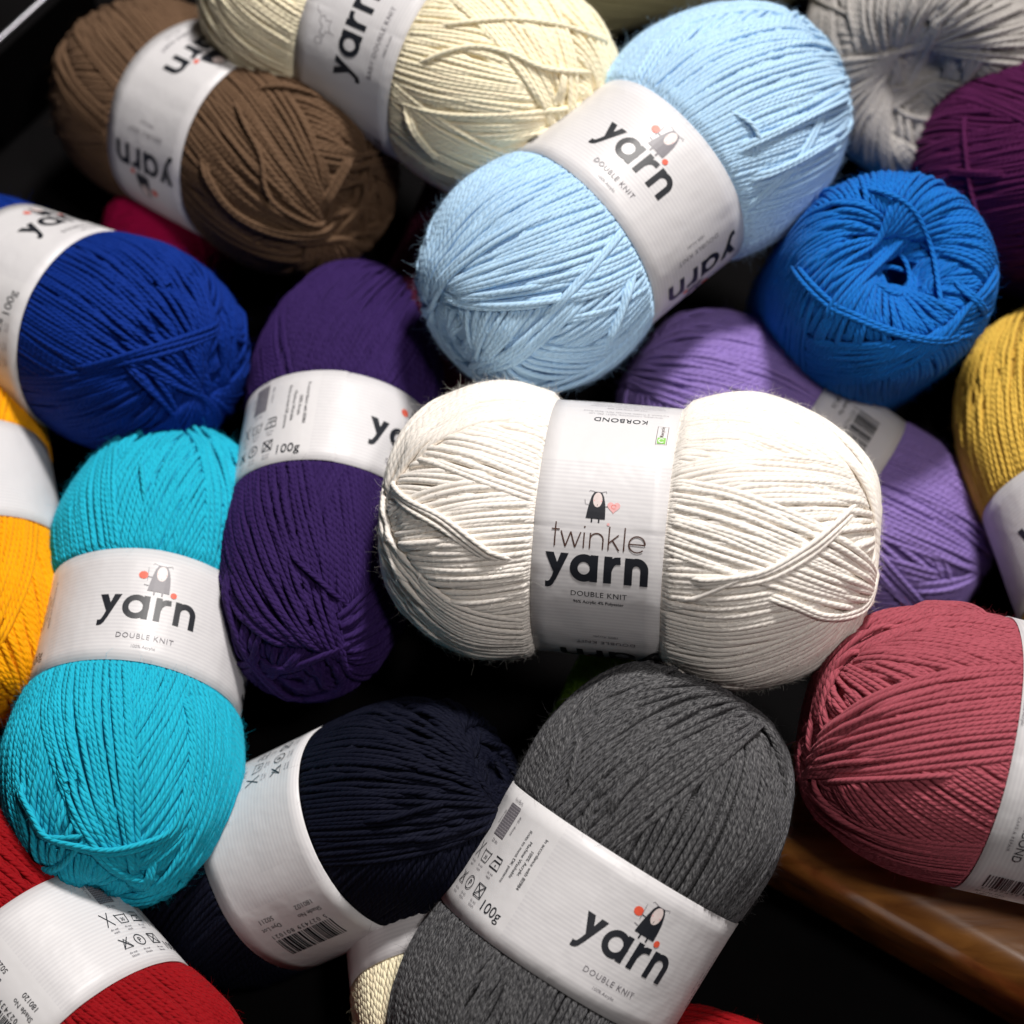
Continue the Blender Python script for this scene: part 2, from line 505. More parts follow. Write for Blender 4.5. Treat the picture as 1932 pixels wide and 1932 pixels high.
class Ball:
    def __init__(self, U, V, z, axis, L, R, p=2.45, waist=0.14, wshift=0.0, dip=0.10, dia=0.00148, seed=1, beta=(0.005, 0.019),
                 loops=330, band=0.040, flat=1.0, hole=0.6, small=0.18, fat=0.66):
        self.fat = fat
        self.small = small
        self.hole = hole
        self.c = at(U, V, z)
        self.L, self.R, self.p, self.waist, self.zb, self.dip = L, R, p, waist, wshift, dip
        self.dia, self.beta, self.loops, self.band, self.flat = dia, beta, loops, band, flat
        self.rng = np.random.default_rng(seed)
        Z = axis
        to = CAM - self.c
        to = to / np.linalg.norm(to)
        X = to - Z * (to @ Z)
        X /= np.linalg.norm(X)
        Y = np.cross(Z, X)
        self.M = Matrix(((X[0], Y[0], Z[0], self.c[0]), (X[1], Y[1], Z[1], self.c[1]), (X[2], Y[2], Z[2], self.c[2]), (0, 0, 0, 1)))
        self.view = np.array([to @ X, to @ Y, to @ Z])
        # profile table: rho and normal against polar angle
        a = np.linspace(0, PI, 400)
        self.ta = a
        self.tr = self.rho0(a)
        x, zz = self.tr * np.sin(a), self.tr * np.cos(a)
        tx, tz = np.gradient(x, a), np.gradient(zz, a)
        l = np.hypot(tx, tz)
        self.tnx, self.tnz = -tz / l, tx / l
        self.tnx[0] = self.tnx[-1] = 0

    def rho0(self, a):
        c, s = np.abs(np.cos(a)), np.sin(a)
        r = ((c / (self.L / 2)) ** self.p + (s / self.R) ** self.p) ** (-1 / self.p)
        z = r * np.cos(a) - self.zb
        r = r * (1 - self.waist * np.exp(-(z / (self.band * 0.80)) ** 4))
        k = np.exp(-(np.minimum(a, PI - a) / 0.34) ** 2)
        return r * (1 - self.dip * k)

    def surf(self, al, ph, h):
        r = np.interp(al, self.ta, self.tr)
        nx, nz = np.interp(al, self.ta, self.tnx), np.interp(al, self.ta, self.tnz)
        rad = r * np.sin(al) + nx * h
        zz = r * np.cos(al) + nz * h
        P = np.stack([rad * np.cos(ph), rad * np.sin(ph) * self.flat, zz], -1)
        Nn = np.stack([nx * np.cos(ph), nx * np.sin(ph), nz], -1)
        return P, Nn

    def idx(self, al, ph):
        return (np.clip((al / PI * GA).astype(int), 0, GA - 1), ((ph / (2 * PI) * GP).astype(int)) % GP)

    def path(self, c, npts):
        """one closed turn of yarn: pole to pole and back, turning at radius c from the axis (angle, azimuth)"""
        key = round(c * 4000)
        if key in self.paths:
            return self.paths[key]
        a = np.linspace(0.002, PI / 2, 700)
        rr = ((np.cos(a) / (self.L / 2)) ** self.p + (np.sin(a) / self.R) ** self.p) ** (-1 / self.p)
        a0 = np.interp(key / 4000, rr * np.sin(a), a)
        t = np.linspace(0, PI, npts // 2 + 1)
        al = PI / 2 - (PI / 2 - a0) * np.cos(t)
        am = 0.5 * (al[1:] + al[:-1])
        r = ((np.abs(np.cos(al)) / (self.L / 2)) ** self.p + (np.sin(al) / self.R) ** self.p) ** (-1 / self.p)
        x, z = r * np.sin(al), r * np.cos(al)
        ds = np.hypot(np.diff(x), np.diff(z))
        xm = 0.5 * (x[1:] + x[:-1])
        cc = x[0]
        dph = cc / (xm * np.sqrt(np.maximum(xm ** 2 - cc ** 2, 1e-9))) * ds
        ph = np.concatenate([[0], np.cumsum(dph)])
        ph *= PI / ph[-1]
        al2 = np.concatenate([al[:-1], al[::-1][:-1]])
        ph2 = np.concatenate([ph[:-1], PI + ph[:-1]])
        # even spacing along the turn
        r2 = np.interp(al2, self.ta, self.tr)
        P = np.stack([r2 * np.sin(al2) * np.cos(ph2), r2 * np.sin(al2) * np.sin(ph2), r2 * np.cos(al2)], 1)
        sl = np.concatenate([[0], np.cumsum(np.linalg.norm(np.diff(np.vstack([P, P[:1]]), axis=0), axis=1))])
        q = np.linspace(0, sl[-1], npts, endpoint=False)
        al3 = np.interp(q, sl, np.append(al2, al2[0])); ph3 = np.interp(q, sl, np.append(ph2, 2 * PI))
        self.paths[key] = (al3, ph3)
        return self.paths[key]

    def wind(self, npts):
        g, rng, dia = np.zeros((GA, GP)), self.rng, self.dia
        self.paths = {}
        out = []
        phi, k, first = rng.uniform(0, 2 * PI), 0, True
        th = np.linspace(0, 2 * PI, npts, endpoint=False)
        ker = np.exp(-(np.arange(-6, 7) / 3.0) ** 2)
        ker /= ker.sum()
        clo, chi = self.beta
        while k < self.loops:
            n = 64 if first else int(rng.integers(2, 9) if rng.random() < self.small else rng.integers(18, 56))
            if self.loops - k < 5:
                n = 1
            c0 = clo * self.hole if first else rng.uniform(clo, chi)
            c1 = c0 if first else np.clip(c0 + rng.normal(0, 0.0022), clo * 0.8, chi * 1.1)
            sgn = 1 if first else rng.choice([-1, 1])
            rev = rng.choice([-1, 1])
            for j in range(n):
                c = c0 + (c1 - c0) * j / n + rng.normal(0, 0.00035)
                dphi = sgn * dia * (1.6 if first else 0.96) / self.R
                phi += dphi * (1 + rng.normal(0, 0.05))
                if rng.random() < 0.04:
                    phi += dphi * rng.uniform(0.2, 0.7)
                al, ph = self.path(max(c, 0.002), npts)
                wob = 0.012 * np.sin(th * rng.integers(2, 4) + rng.uniform(0, 6)) + 0.008 * np.sin(th * rng.integers(5, 9) + rng.uniform(0, 6))
                ph = (rev * ph + phi + wob) % (2 * PI)
                ii = self.idx(al, ph)
                h = g[ii]
                hm = np.maximum.reduce([np.roll(h, s) for s in (-2, -1, 0, 1, 2)])
                h = np.convolve(np.concatenate([hm[-6:], hm, hm[:6]]), ker, 'valid')
                top = h + dia * 0.62
                r = np.interp(al, self.ta, self.tr)
                # cells under the strand, across its width
                da, dp = np.roll(al, -1) - np.roll(al, 1), (np.roll(ph, -1) - np.roll(ph, 1) + PI) % (2 * PI) - PI
                sa = np.maximum(np.sin(al), 0.05)
                ln = np.hypot(da, dp * sa) + 1e-9
                ta, tp = da / ln, dp * sa / ln
                dph_n = (np.roll(ph, -1) - ph + PI) % (2 * PI) - PI
                for sub in (0.0, 1 / 3, 2 / 3):
                    a1, p1 = al + sub * (np.roll(al, -1) - al), ph + sub * dph_n
                    for q in (-0.36, -0.18, 0.0, 0.18, 0.36):
                        e = q * dia / r
                        np.maximum.at(g, self.idx(a1 - tp * e, (p1 + ta * e / sa) % (2 * PI)), top)
                out.append((al, ph, h))
                k += 1
            phi += rng.uniform(0.3, 2.6)
            first = False
        self.g = g
        sm = g.copy()
        for _ in range(60):
            sm = (np.roll(sm, 2, 1) + np.roll(sm, -2, 1) + np.vstack([sm[:2], sm[:-2]]) + np.vstack([sm[2:], sm[-2:]]) + sm) / 5
        self.mean = sm
        self.relief = np.clip((g - sm) * 0.14, -0.42 * dia, 0.5 * dia)
        self.strands = out

    def level(self, al, ph, h, smooth=True):
        """height of a strand: those on top follow one even skin, buried ones sink below it"""
        i = self.idx(al, ph)
        dep = np.clip(self.g[i] - h - 0.62 * self.dia, 0, 4 * self.dia)
        o = self.relief[i] - 0.62 * dep - 0.5 * self.dia
        if smooth:
            ker = np.exp(-(np.arange(-5, 6) / 2.4) ** 2); ker /= ker.sum()
            o = np.convolve(np.concatenate([o[-5:], o, o[:5]]), ker, 'valid')
        return o

    def label_shape(self, lift=0.0):
        """tight paper band: convex outline of the waist, at its two edges"""
        n = 256
        az = np.arange(n) / n * 2 * PI
        zz = np.linspace(-self.band / 2, self.band / 2, 9) + self.zb
        rr = []
        for z in zz:
            al = np.interp(-z, -(self.tr * np.cos(self.ta)), self.ta)
            gi = self.idx(np.full(n, al), az)
            hh = self.level(np.full(n, al), az, self.g[gi] - 0.62 * self.dia, False)
            rr.append(np.interp(al, self.ta, self.tr) * math.sin(al) + hh * 0.5 + self.dia * 0.25)
        rr = np.array(rr)

        def hull(r):
            pts = np.stack([r * np.cos(az), r * np.sin(az)], 1)
            order = sorted(map(tuple, pts))

            def half(ps):
                st = []
                for q in ps:
                    while len(st) > 1 and (st[-1][0] - st[-2][0]) * (q[1] - st[-2][1]) - (st[-1][1] - st[-2][1]) * (q[0] - st[-2][0]) <= 0:
                        st.pop()
                    st.append(q)
                return st
            hp = np.array(half(order)[:-1] + half(order[::-1])[:-1])
            ha = np.arctan2(hp[:, 1], hp[:, 0]) % (2 * PI)
            o = np.argsort(ha)
            hp, ha = hp[o], ha[o]
            res = np.empty(n)
            for i, t in enumerate(az):
                j = np.searchsorted(ha, t) % len(ha)
                A, B = hp[j - 1], hp[j]
                dx, dy = math.cos(t), math.sin(t)
                den = dx * (B[1] - A[1]) - dy * (B[0] - A[0])
                res[i] = (A[0] * (B[1] - A[1]) - A[1] * (B[0] - A[0])) / den if abs(den) > 1e-12 else np.hypot(*A)
            ker = np.exp(-(np.arange(-4, 5) / 1.3) ** 2); ker /= ker.sum()
            return np.convolve(np.concatenate([res[-4:], res, res[:4]]), ker, 'valid')
        lo, hi, al_ = hull(np.percentile(rr[:4], 60, 0)), hull(np.percentile(rr[5:], 60, 0)), hull(np.percentile(rr, 60, 0))
        self.lo, self.hi = 0.5 * lo + 0.5 * al_, 0.5 * hi + 0.5 * al_
        mid = 0.5 * (self.lo + self.hi)
        x, y = mid * np.cos(az), mid * np.sin(az) * self.flat
        seg = np.hypot(np.diff(np.append(x, x[0])), np.diff(np.append(y, y[0])))
        self.arc = np.concatenate([[0], np.cumsum(seg)])
        self.az = np.append(az, 2 * PI)

    def on_label(self, s, y, lift):
        """point of the label at arc length s from azimuth 0 and y along the axis from the band's middle"""
        T = self.arc[-1]
        az = np.interp(np.mod(s, T), self.arc, self.az)
        t = y / self.band + 0.5
        lo = np.interp(az, self.az, np.append(self.lo, self.lo[0])); hi = np.interp(az, self.az, np.append(self.hi, self.hi[0]))
        r = lo * (1 - t) + hi * t + lift
        return np.stack([r * np.cos(az), r * np.sin(az) * self.flat, y + self.zb + 0 * az], -1)

    def build_yarn(self, mat, fmat, root, npts, K, fuzz, glitter=None, back=-0.4):
        dia = self.dia
        rad = dia * self.fat
        CO, QU, UV = [], [], []
        base = 0
        theta = np.arange(K) / K * 2 * PI
        gmin = self.g
        for s in (1, -1, 2, -2):
            gmin = np.minimum(gmin, np.roll(self.g, s, 1))
        fz_p, fz_n, fz_t = [], [], []
        for al, ph, h in self.strands:
            hl = self.level(al, ph, h)
            P, Nn = self.surf(al, ph, hl)
            if self.label:
                z = P[:, 2] - self.zb
                d = np.maximum(np.abs(z) - self.band / 2, 0)
                rl = np.interp(ph, self.az, np.append(self.lo, self.lo[0])) * (0.5 - np.clip(z / self.band, -.5, .5)) + \
                    np.interp(ph, self.az, np.append(self.hi, self.hi[0])) * (0.5 + np.clip(z / self.band, -.5, .5))
                lim = rl - 0.0016 + d * 1.1
                r = np.hypot(P[:, 0], P[:, 1] / self.flat)
                f = np.minimum(1.0, lim / np.maximum(r, 1e-6))
                P[:, :2] *= f[:, None]
                under = np.abs(z) < self.band / 2 - 0.004
            else:
                under = np.zeros(len(P), bool)
            keep = ((Nn @ self.view) > back) & ~under & (gmin[self.idx(al, ph)] - h < dia * 2.2)
            T = np.roll(P, -1, 0) - np.roll(P, 1, 0)
            T /= np.linalg.norm(T, axis=1)[:, None] + 1e-12
            B = np.cross(T, Nn); B /= np.linalg.norm(B, axis=1)[:, None] + 1e-12
            N2 = np.cross(B, T)
            ring = P[:, None, :] + rad * (np.cos(theta)[None, :, None] * N2[:, None, :] + np.sin(theta)[None, :, None] * B[:, None, :])
            n = len(P)
            seg = keep & np.roll(keep, -1)
            ii = np.nonzero(seg)[0]
            if len(ii) == 0:
                continue
            jj = (ii + 1) % n
            used = np.unique(np.concatenate([ii, jj]))
            remap = np.full(n, -1); remap[used] = np.arange(len(used))
            CO.append(ring[used].reshape(-1, 3))
            a, b = remap[ii] * K + base, remap[jj] * K + base
            k0 = np.arange(K); k1 = (k0 + 1) % K
            q = np.stack([a[:, None] + k0, a[:, None] + k1, b[:, None] + k1, b[:, None] + k0], -1)
            QU.append(q.reshape(-1, 4))
            sl = np.concatenate([[0], np.cumsum(np.linalg.norm(np.diff(P, axis=0), axis=1))])
            so = self.rng.uniform(0, 3)
            s0, s1 = sl[ii] + so, sl[ii] + so + np.linalg.norm(P[jj] - P[ii], axis=1)
            u0 = np.broadcast_to(k0 / K, (len(ii), K)); u1 = u0 + 1.0 / K
            uv = np.stack([np.stack([u0, np.broadcast_to(s0[:, None], u0.shape)], -1), np.stack([u1, np.broadcast_to(s0[:, None], u0.shape)], -1),
                           np.stack([u1, np.broadcast_to(s1[:, None], u0.shape)], -1), np.stack([u0, np.broadcast_to(s1[:, None], u0.shape)], -1)], 2)
            UV.append(uv.reshape(-1, 2))
            base += len(used) * K
            ok = gmin[self.idx(al[used], ph[used])] - h[used] < dia * 0.9
            if self.label:
                ok &= np.abs(P[used, 2] - self.zb) > self.band / 2 + 0.0015
            vis = used[ok]
            fz_p.append(P[vis]); fz_n.append(N2[vis]); fz_t.append(T[vis])
        # solid heart of the ball under the strands
        na, nph = 60, 96
        al = np.linspace(0, PI, na); ph = np.arange(nph) / nph * 2 * PI
        A, Pp = np.meshgrid(al, ph, indexing='ij')
        C, _ = self.surf(A, Pp, np.full(A.shape, -1.5 * dia))
        if self.label:
            z = C[..., 2] - self.zb
            rl = np.minimum(self.lo.min(), self.hi.min()) - 0.003 + np.maximum(np.abs(z) - self.band / 2, 0) * 1.0
            r = np.hypot(C[..., 0], C[..., 1])
            C[..., :2] *= np.minimum(1, rl / np.maximum(r, 1e-6))[..., None]
        if self.hole == 1.0:
            C = C * (1 - 0.55 * np.exp(-(np.minimum(A, PI - A) / 0.30) ** 2))[..., None]
        CO.append(C.reshape(-1, 3))
        i, j = np.meshgrid(np.arange(na - 1), np.arange(nph), indexing='ij')
        j2 = (j + 1) % nph
        q = np.stack([i * nph + j, (i + 1) * nph + j, (i + 1) * nph + j2, i * nph + j2], -1).reshape(-1, 4) + base
        QU.append(q); UV.append(np.tile(np.array([[0, 0], [0, .01], [.3, .01], [.3, 0]]), (len(q), 1)))
        base += na * nph
        P, N2, T = np.concatenate(fz_p), np.concatenate(fz_n), np.concatenate(fz_t)

        def fibres(n, lmin, lmax, wid, out):
            nonlocal base
            k = self.rng.integers(0, len(P), n)
            p, nn, t = P[k], N2[k], T[k]
            b = np.cross(t, nn)
            a = self.rng.normal(0, 0.7, n)[:, None]
            dirn = nn * np.cos(a) + b * np.sin(a)
            p0 = p + dirn * rad * 0.8
            l = self.rng.uniform(lmin, lmax, n)[:, None]
            r1, r2 = self.rng.normal(0, 1, (n, 3)), self.rng.normal(0, 1, (n, 3))
            d1 = dirn * out + t * self.rng.choice([-1, 1], n)[:, None] * 0.7 + r1 * 0.35
            d1 /= np.linalg.norm(d1, axis=1)[:, None]
            d2 = d1 + r2 * 0.55 - dirn * 0.35
            d2 /= np.linalg.norm(d2, axis=1)[:, None]
            p1, p2 = p0 + d1 * l * 0.5, p0 + d1 * l * 0.5 + d2 * l * 0.5
            w = np.cross(d1, self.rng.normal(0, 1, (n, 3)))
            w *= wid / 2 / (np.linalg.norm(w, axis=1)[:, None] + 1e-9)
            V = np.stack([p0 - w, p0 + w, p1 + w, p1 - w, p2 + w * 0.5, p2 - w * 0.5], 1)
            o = np.arange(n)[:, None] * 6 + base
            q = np.concatenate([o + np.array([[0, 1, 2, 3]]), o + np.array([[3, 2, 4, 5]])])
            base += n * 6
            return V.reshape(-1, 3), q
        nmain = sum(len(q) for q in QU)
        if fuzz:
            V, q = fibres(int(fuzz * 0.85), 0.0010, 0.0036, 0.00005, 0.42)
            CO.append(V); QU.append(q); UV.append(np.tile(np.array([[0, 0], [.1, 0], [.1, .002], [0, .002]]), (len(q), 1)))
            V, q = fibres(int(fuzz * 0.04), 0.0036, 0.0072, 0.00005, 0.55)
            CO.append(V); QU.append(q); UV.append(np.tile(np.array([[0, 0], [.1, 0], [.1, .002], [0, .002]]), (len(q), 1)))
        qa = np.concatenate(QU)
        me = quad_mesh('yarn_windings', np.concatenate(CO), qa, np.concatenate(UV), matidx=(np.arange(len(qa)) >= nmain).astype(np.int32))
        o = link('yarn_windings', me, root, [mat, fmat])
        if glitter:
            n, gm = glitter
            base = 0
            k = self.rng.integers(0, len(P), n)
            c = P[k] + N2[k] * rad * 1.05
            d1 = T[k] + self.rng.normal(0, .3, (n, 3)); d2 = np.cross(N2[k] + self.rng.normal(0, .5, (n, 3)), d1)
            d1 *= 0.00026 / np.linalg.norm(d1, axis=1)[:, None]; d2 *= 0.00013 / np.linalg.norm(d2, axis=1)[:, None]
            V = np.stack([c - d1 - d2, c + d1 - d2, c + d1 + d2, c - d1 + d2], 1).reshape(-1, 3)
            q = np.arange(n * 4).reshape(-1, 4)
            g = link('tinsel_flecks', quad_mesh('tinsel_flecks', V, q, smooth=False), root, [gm])
            g['kind'] = 'stuff'
        return o

    def hit(self, U, V, lift=0.0):
        """where the line of sight through picture position U, V meets the ball (own coordinates)"""
        xk, yk = TAN * (U - 966) / 966, TAN * (966 - V) / 966
        d = FWD + xk * RIGHT + yk * UP
        M = np.array(self.M)
        o = M[:3, :3].T @ (CAM - self.c)
        d = M[:3, :3].T @ d
        t = np.linspace(0.4, 1.0, 3000)
        P = o + t[:, None] * d
        r = np.linalg.norm(P, axis=1)
        f = r - np.interp(np.arccos(np.clip(P[:, 2] / r, -1, 1)), self.ta, self.tr)
        i = np.nonzero(f < 0)[0]
        i = i[0] if len(i) else int(np.argmin(f))
        p = P[i]
        al, ph = math.acos(p[2] / r[i]), math.atan2(p[1], p[0])
        return self.surf(np.array([al]), np.array([ph]), np.array([lift]))[0][0]

    def loose(self, root, mat, pts, n=1, lift=0.0005, K=8):
        """strands lying loose over the windings along a run of picture positions"""
        dia = self.dia
        Q = np.array([self.hit(U, V, lift) for U, V in pts])
        m = len(Q)
        E = np.vstack([2 * Q[0] - Q[1], Q, 2 * Q[-1] - Q[-2]])
        C = []
        for i in range(m - 1):
            p0, p1, p2, p3 = E[i], E[i + 1], E[i + 2], E[i + 3]
            k = max(4, int(np.linalg.norm(p2 - p1) / 0.0011))
            t = np.arange(k)[:, None] / k
            C.append(0.5 * (2 * p1 + (p2 - p0) * t + (2 * p0 - 5 * p1 + 4 * p2 - p3) * t ** 2 + (3 * p1 - p0 - 3 * p2 + p3) * t ** 3))
        C = np.vstack(C + [Q[-1:]])
        if self.label:
            # keep off the paper: the longest run outside the band
            ok = np.abs(C[:, 2] - self.zb) > self.band / 2 + 0.0012
            runs = np.split(np.arange(len(C)), np.nonzero(np.diff(ok.astype(int)))[0] + 1)
            runs = [r for r in runs if ok[r[0]]]
            C = C[max(runs, key=len)]
        ker = np.ones(5) / 5
        T = np.gradient(C, axis=0); T /= np.linalg.norm(T, axis=1)[:, None]
        Nn = C / np.linalg.norm(C, axis=1)[:, None]
        B = np.cross(T, Nn); B /= np.linalg.norm(B, axis=1)[:, None]
        N2 = np.cross(B, T)
        th = np.arange(K) / K * 2 * PI
        CO, QU, UV = [], [], []
        s = np.concatenate([[0], np.cumsum(np.linalg.norm(np.diff(C, axis=0), axis=1))])
        for j in range(n):
            w = (j - (n - 1) / 2) * dia * 0.98 + 0.0003 * np.sin(s * 90 + j * 2.1)
            P = C + B * w[:, None] + N2 * (0.00025 * np.sin(s * 140 + j))[:, None]
            # both ends dive under the windings
            e = np.minimum(np.arange(len(P)), np.arange(len(P))[::-1])
            P = P - N2 * (np.clip(9 - e, 0, 9) / 9 * dia * 2.6)[:, None]
            ring = P[:, None] + dia * 0.58 * (np.cos(th)[None, :, None] * N2[:, None] + np.sin(th)[None, :, None] * B[:, None])
            base = sum(len(c) for c in CO)
            CO.append(ring.reshape(-1, 3))
            for i in range(len(P) - 1):
                for k in range(K):
                    k2 = (k + 1) % K
                    QU.append((base + i * K + k, base + i * K + k2, base + (i + 1) * K + k2, base + (i + 1) * K + k))
                    UV += [(k / K, s[i]), ((k + 1) / K, s[i]), ((k + 1) / K, s[i + 1]), (k / K, s[i + 1])]
        return link('loose_strand', quad_mesh('loose_strand', np.vstack(CO), np.array(QU), np.array(UV)), root, [mat])

    def build_label(self, root, axial=False, plain=(), s0=0.0):
        ns = 300
        T = self.arc[-1]
        s = np.linspace(0, T, ns, endpoint=False)
        ys = np.linspace(-self.band / 2, self.band / 2, 9)
        S, Yy = np.meshgrid(s, ys, indexing='ij')
        # edges of cut paper are never perfectly true
        out = self.on_label(S, Yy, 0.00018 + 0.00025 * np.sin(S * 140 + self.R * 999) * (np.abs(Yy) / self.band * 2) ** 2)
        inn = self.on_label(S, Yy, -0.0001)
        ny = len(ys)
        CO = np.concatenate([out.reshape(-1, 3), inn.reshape(-1, 3)])
        QU, UV, MI = [], [], []
        for i in range(ns):
            i2 = (i + 1) % ns
            rel = ((s[i] - s0 + T / 2) % T) - T / 2
            mi = 1 if any(a <= rel <= b for a, b in plain) else 0
            u0, u1 = s[i], s[i] + T / ns
            for j in range(ny - 1):
                QU.append((i * ny + j, i2 * ny + j, i2 * ny + j + 1, i * ny + j + 1))
                UV += [(u0, ys[j]), (u1, ys[j]), (u1, ys[j + 1]), (u0, ys[j + 1])]
                MI.append(mi)
                o = ns * ny
                QU.append((o + i * ny + j + 1, o + i2 * ny + j + 1, o + i2 * ny + j, o + i * ny + j))
                UV += [(u0, ys[j + 1]), (u1, ys[j + 1]), (u1, ys[j]), (u0, ys[j])]
                MI.append(1)
            for j, fl in ((0, False), (ny - 1, True)):
                o = ns * ny
                q = (i * ny + j, o + i * ny + j, o + i2 * ny + j, i2 * ny + j)
                QU.append(q[::-1] if fl else q)
                UV += [(u0, ys[j])] * 4
                MI.append(1)
        me = quad_mesh('paper_label', CO, np.array(QU), np.array(UV), matidx=MI)
        return link('paper_label', me, root, [PAPER_AX if axial else PAPER, PLAIN])

    def stick(self, name, pr, parent, s0, y0=0.0, rot=0, axial=False):
        """wrap a flat print round the label: s0, y0 (m) is where its origin goes; rot turns it on the paper"""
        bm = bmesh.new()
        c, si = math.cos(math.radians(rot)), math.sin(math.radians(rot))
        vs = [bm.verts.new(((c * x - si * y) * 1e-3, (si * x + c * y) * 1e-3, l * 1e-3)) for x, y, l in pr.v]
        for f, m in zip(pr.f, pr.m):
            try:
                fc = bm.faces.new([vs[i] for i in f])
                fc.material_index = m
            except ValueError:
                pass
        bm.normal_update()
        for fc in bm.faces:
            if fc.normal.z < 0:
                fc.normal_flip()
        xs = [v.co.x for v in bm.verts]; yy = [v.co.y for v in bm.verts]
        for lo, hi, nrm, st in ((min(xs), max(xs), (1, 0, 0), 0.0016), (min(yy), max(yy), (0, 1, 0), 0.005)):
            t = lo + st
            while t < hi:
                bmesh.ops.bisect_plane(bm, geom=bm.verts[:] + bm.edges[:] + bm.faces[:], plane_co=(t * nrm[0], t * nrm[1], 0), plane_no=nrm, dist=1e-7)
                t += st
        A = np.array([v.co for v in bm.verts])
        Q = self.on_label(A[:, 0] + s0, np.clip(A[:, 1] + y0, -self.band / 2, self.band / 2), 0.00034 + A[:, 2])
        for v, q in zip(bm.verts, Q):
            v.co = q
        me = bpy.data.meshes.new(name)
        bm.to_mesh(me)
        bm.free()
        return link(name, me, parent, [INK[k] for k in pr.mats])


# ------------------------------------------------------------------ the pile
CA, CB, CC = (0, 0, 2.415), (700, 0, 2.415), (1400, 0, 2.683)
CD, CE, CF = (0, 750, 2.415), (700, 750, 2.415), (1319, 750, 2.415)
CG, CH, CI = (0, 1400, 2.683), (700, 1400, 2.683), (1400, 1400, 2.683)
GROUP = 'balls of yarn heaped on the display'


def rgb(r, g, b):
    f = lambda c: ((c / 255 + 0.055) / 1.055) ** 2.4 if c > 10 else c / 255 / 12.92
    return (f(r), f(g), f(b))


GLINT, _nt, _b = new_mat('tinsel')
_b.inputs['Base Color'].default_value = (0.97, 0.92, 0.85, 1)
_b.inputs['Roughness'].default_value = 0.18
_b.inputs['Specular IOR Level'].default_value = 1.0
_b.inputs['Specular Tint'].default_value = (0.85, 1.0, 0.95, 1)

def usual(b, lab, phiA, front='black', flip=True, care=True, code=None, baby=False, mark=None):
    """the prints of the ordinary label, phiA = azimuth (degrees) of the front print"""
    sA = np.interp(math.radians(phiA) % (2 * PI), b.az, b.arc)
    b.stick('front_print', main_print(front, baby, mark), lab, sA, 0.0)
    if flip:
        b.stick('back_print', main_print(front, baby, mark), lab, sA + 0.050, 0.001, -90)
    if care:
        b.stick('care_panel', care_symbols(), lab, sA - 0.050, 0.0)
    if code:
        b.stick('barcode_panel', barcode(*code), lab, sA - 0.094, 0.0, 90)
    return sA


def ball(label, U, V, z, axis, L, R, col, mat_kw=None, seed=1, lab=None, fuzz=14400, npts=300, K=6, glitter=None, back=-0.4, loose=(), lift=0.0005, **kw):
    b = Ball(U, V, z, axis, L, R, seed=seed, **kw)
    b.label = lab is not None
    root = bpy.data.objects.new('yarn_ball', None)
    root.empty_display_size = 0.02
    COL.objects.link(root)
    root.matrix_world = b.M
    root['label'] = label
    root['category'] = 'yarn ball'
    root['group'] = GROUP
    b.wind(npts)
    if b.label:
        b.label_shape()
    m = yarn_mat(label.split(' yarn')[0].replace(' ', '_') + '_yarn', col, **(mat_kw or {}))
    fc = (mat_kw or {}).get('light')
    fm = fuzz_mat('loose_fibre', 0.6 * np.array(fc) if fc else col)
    b.build_yarn(m, fm, root, npts, K, fuzz, glitter, back)
    if b.label:
        lab(b, root)
    for crop, n, pts in loose:
        x0, y0, k = crop
        b.loose(root, m, [((x0 + x / k) * 0.91175, (y0 + y / k) * 0.91175) for x, y in pts], n, lift)
    return b


def lab_usual(phiA, **kw):
    def f(b, root):
        sA = np.interp(math.radians(phiA) % (2 * PI), b.az, b.arc)
        l = b.build_label(root, False, [(-0.066, -0.0335), (-0.110, -0.080)], sA)
        usual(b, l, phiA, **kw)
    return f


def lab_twinkle(b, root):
    sA = 0.0
    l = b.build_label(root, True, [(-0.046, -0.0205)], sA)
    S = lambda name, pr, s, y=0.0, rot=90: b.stick(name, pr, l, s, y, rot)
    p = Print()
    p.add(thin_word('brown', 4.55, 0.085), 0, 0)
    S('front_print', p, 0.0059)
    p = Print()
    p.add(wordmark('black', 8.2, 0.28), 0, 0)
    p.add(text('DOUBLE KNIT', 1.75, 'black', spacing=1.1), 1.0, -4.9)
    p.add(text('96% Acrylic 4% Polyester', 1.05, 'black', bold=0.01), 1.0, -7.3)
    S('front_print', p, 0.0160)
    S('sheep_emblem', sheep('heart'), -0.0018, -0.0014)
    p = Print()
    p.add(text('KORBOND', 2.3, 'black', spacing=1.05), 0.0, 0)
    for i, t in enumerate(('Grantham, Lincolnshire, NG31 7SE, UK', 'Korbond, 2 Trident Business Park, Sales Road')):
        p.add(text(t, 1.0, 'pale'), -1.0, -3.0 - 1.7 * i)
    for i, t in enumerate(('+44 (0) 1476 591 959', 'International Customer Service Careline', 'International Haberdashery Wholesale')):
        p.add(text(t, 1.0, 'pale'), -1.0, -8.0 - 1.7 * i)
    for i, t in enumerate(('Alternatively call our Customer Service Careline 01476 591 959', 'For more ideas please visit us at www.korbond.co.uk')):
        p.add(text(t, 1.0, 'grey'), 1.0, -13.8 - 2.0 * i)
    q = Print()
    q.add(p, 0, 0, 180)
    S('address_panel', q, -0.0395, 0.002)
    p = Print()
    p.stroke([(-1.6, -3.9), (1.6, -3.9), (1.6, 4.2), (-1.6, 4.2)], 0.16, 'brown', closed=True)
    p.rect(-1.25, -3.5, 1.25, -1.0, 'green')
    p.ring(0, -2.2, 0.8, 0.8, 0.28, 'white', 40, 320, 20)
    p.add(text('Recycle', 1.15, 'brown'), 0.45, 1.7, 90)
    S('recycle_mark', p, -0.0325, 0.0150)
    p = Print()
    p.add(main_print('black'), 0, 0, 180)
    S('back_print', p, 0.052, 0.004)


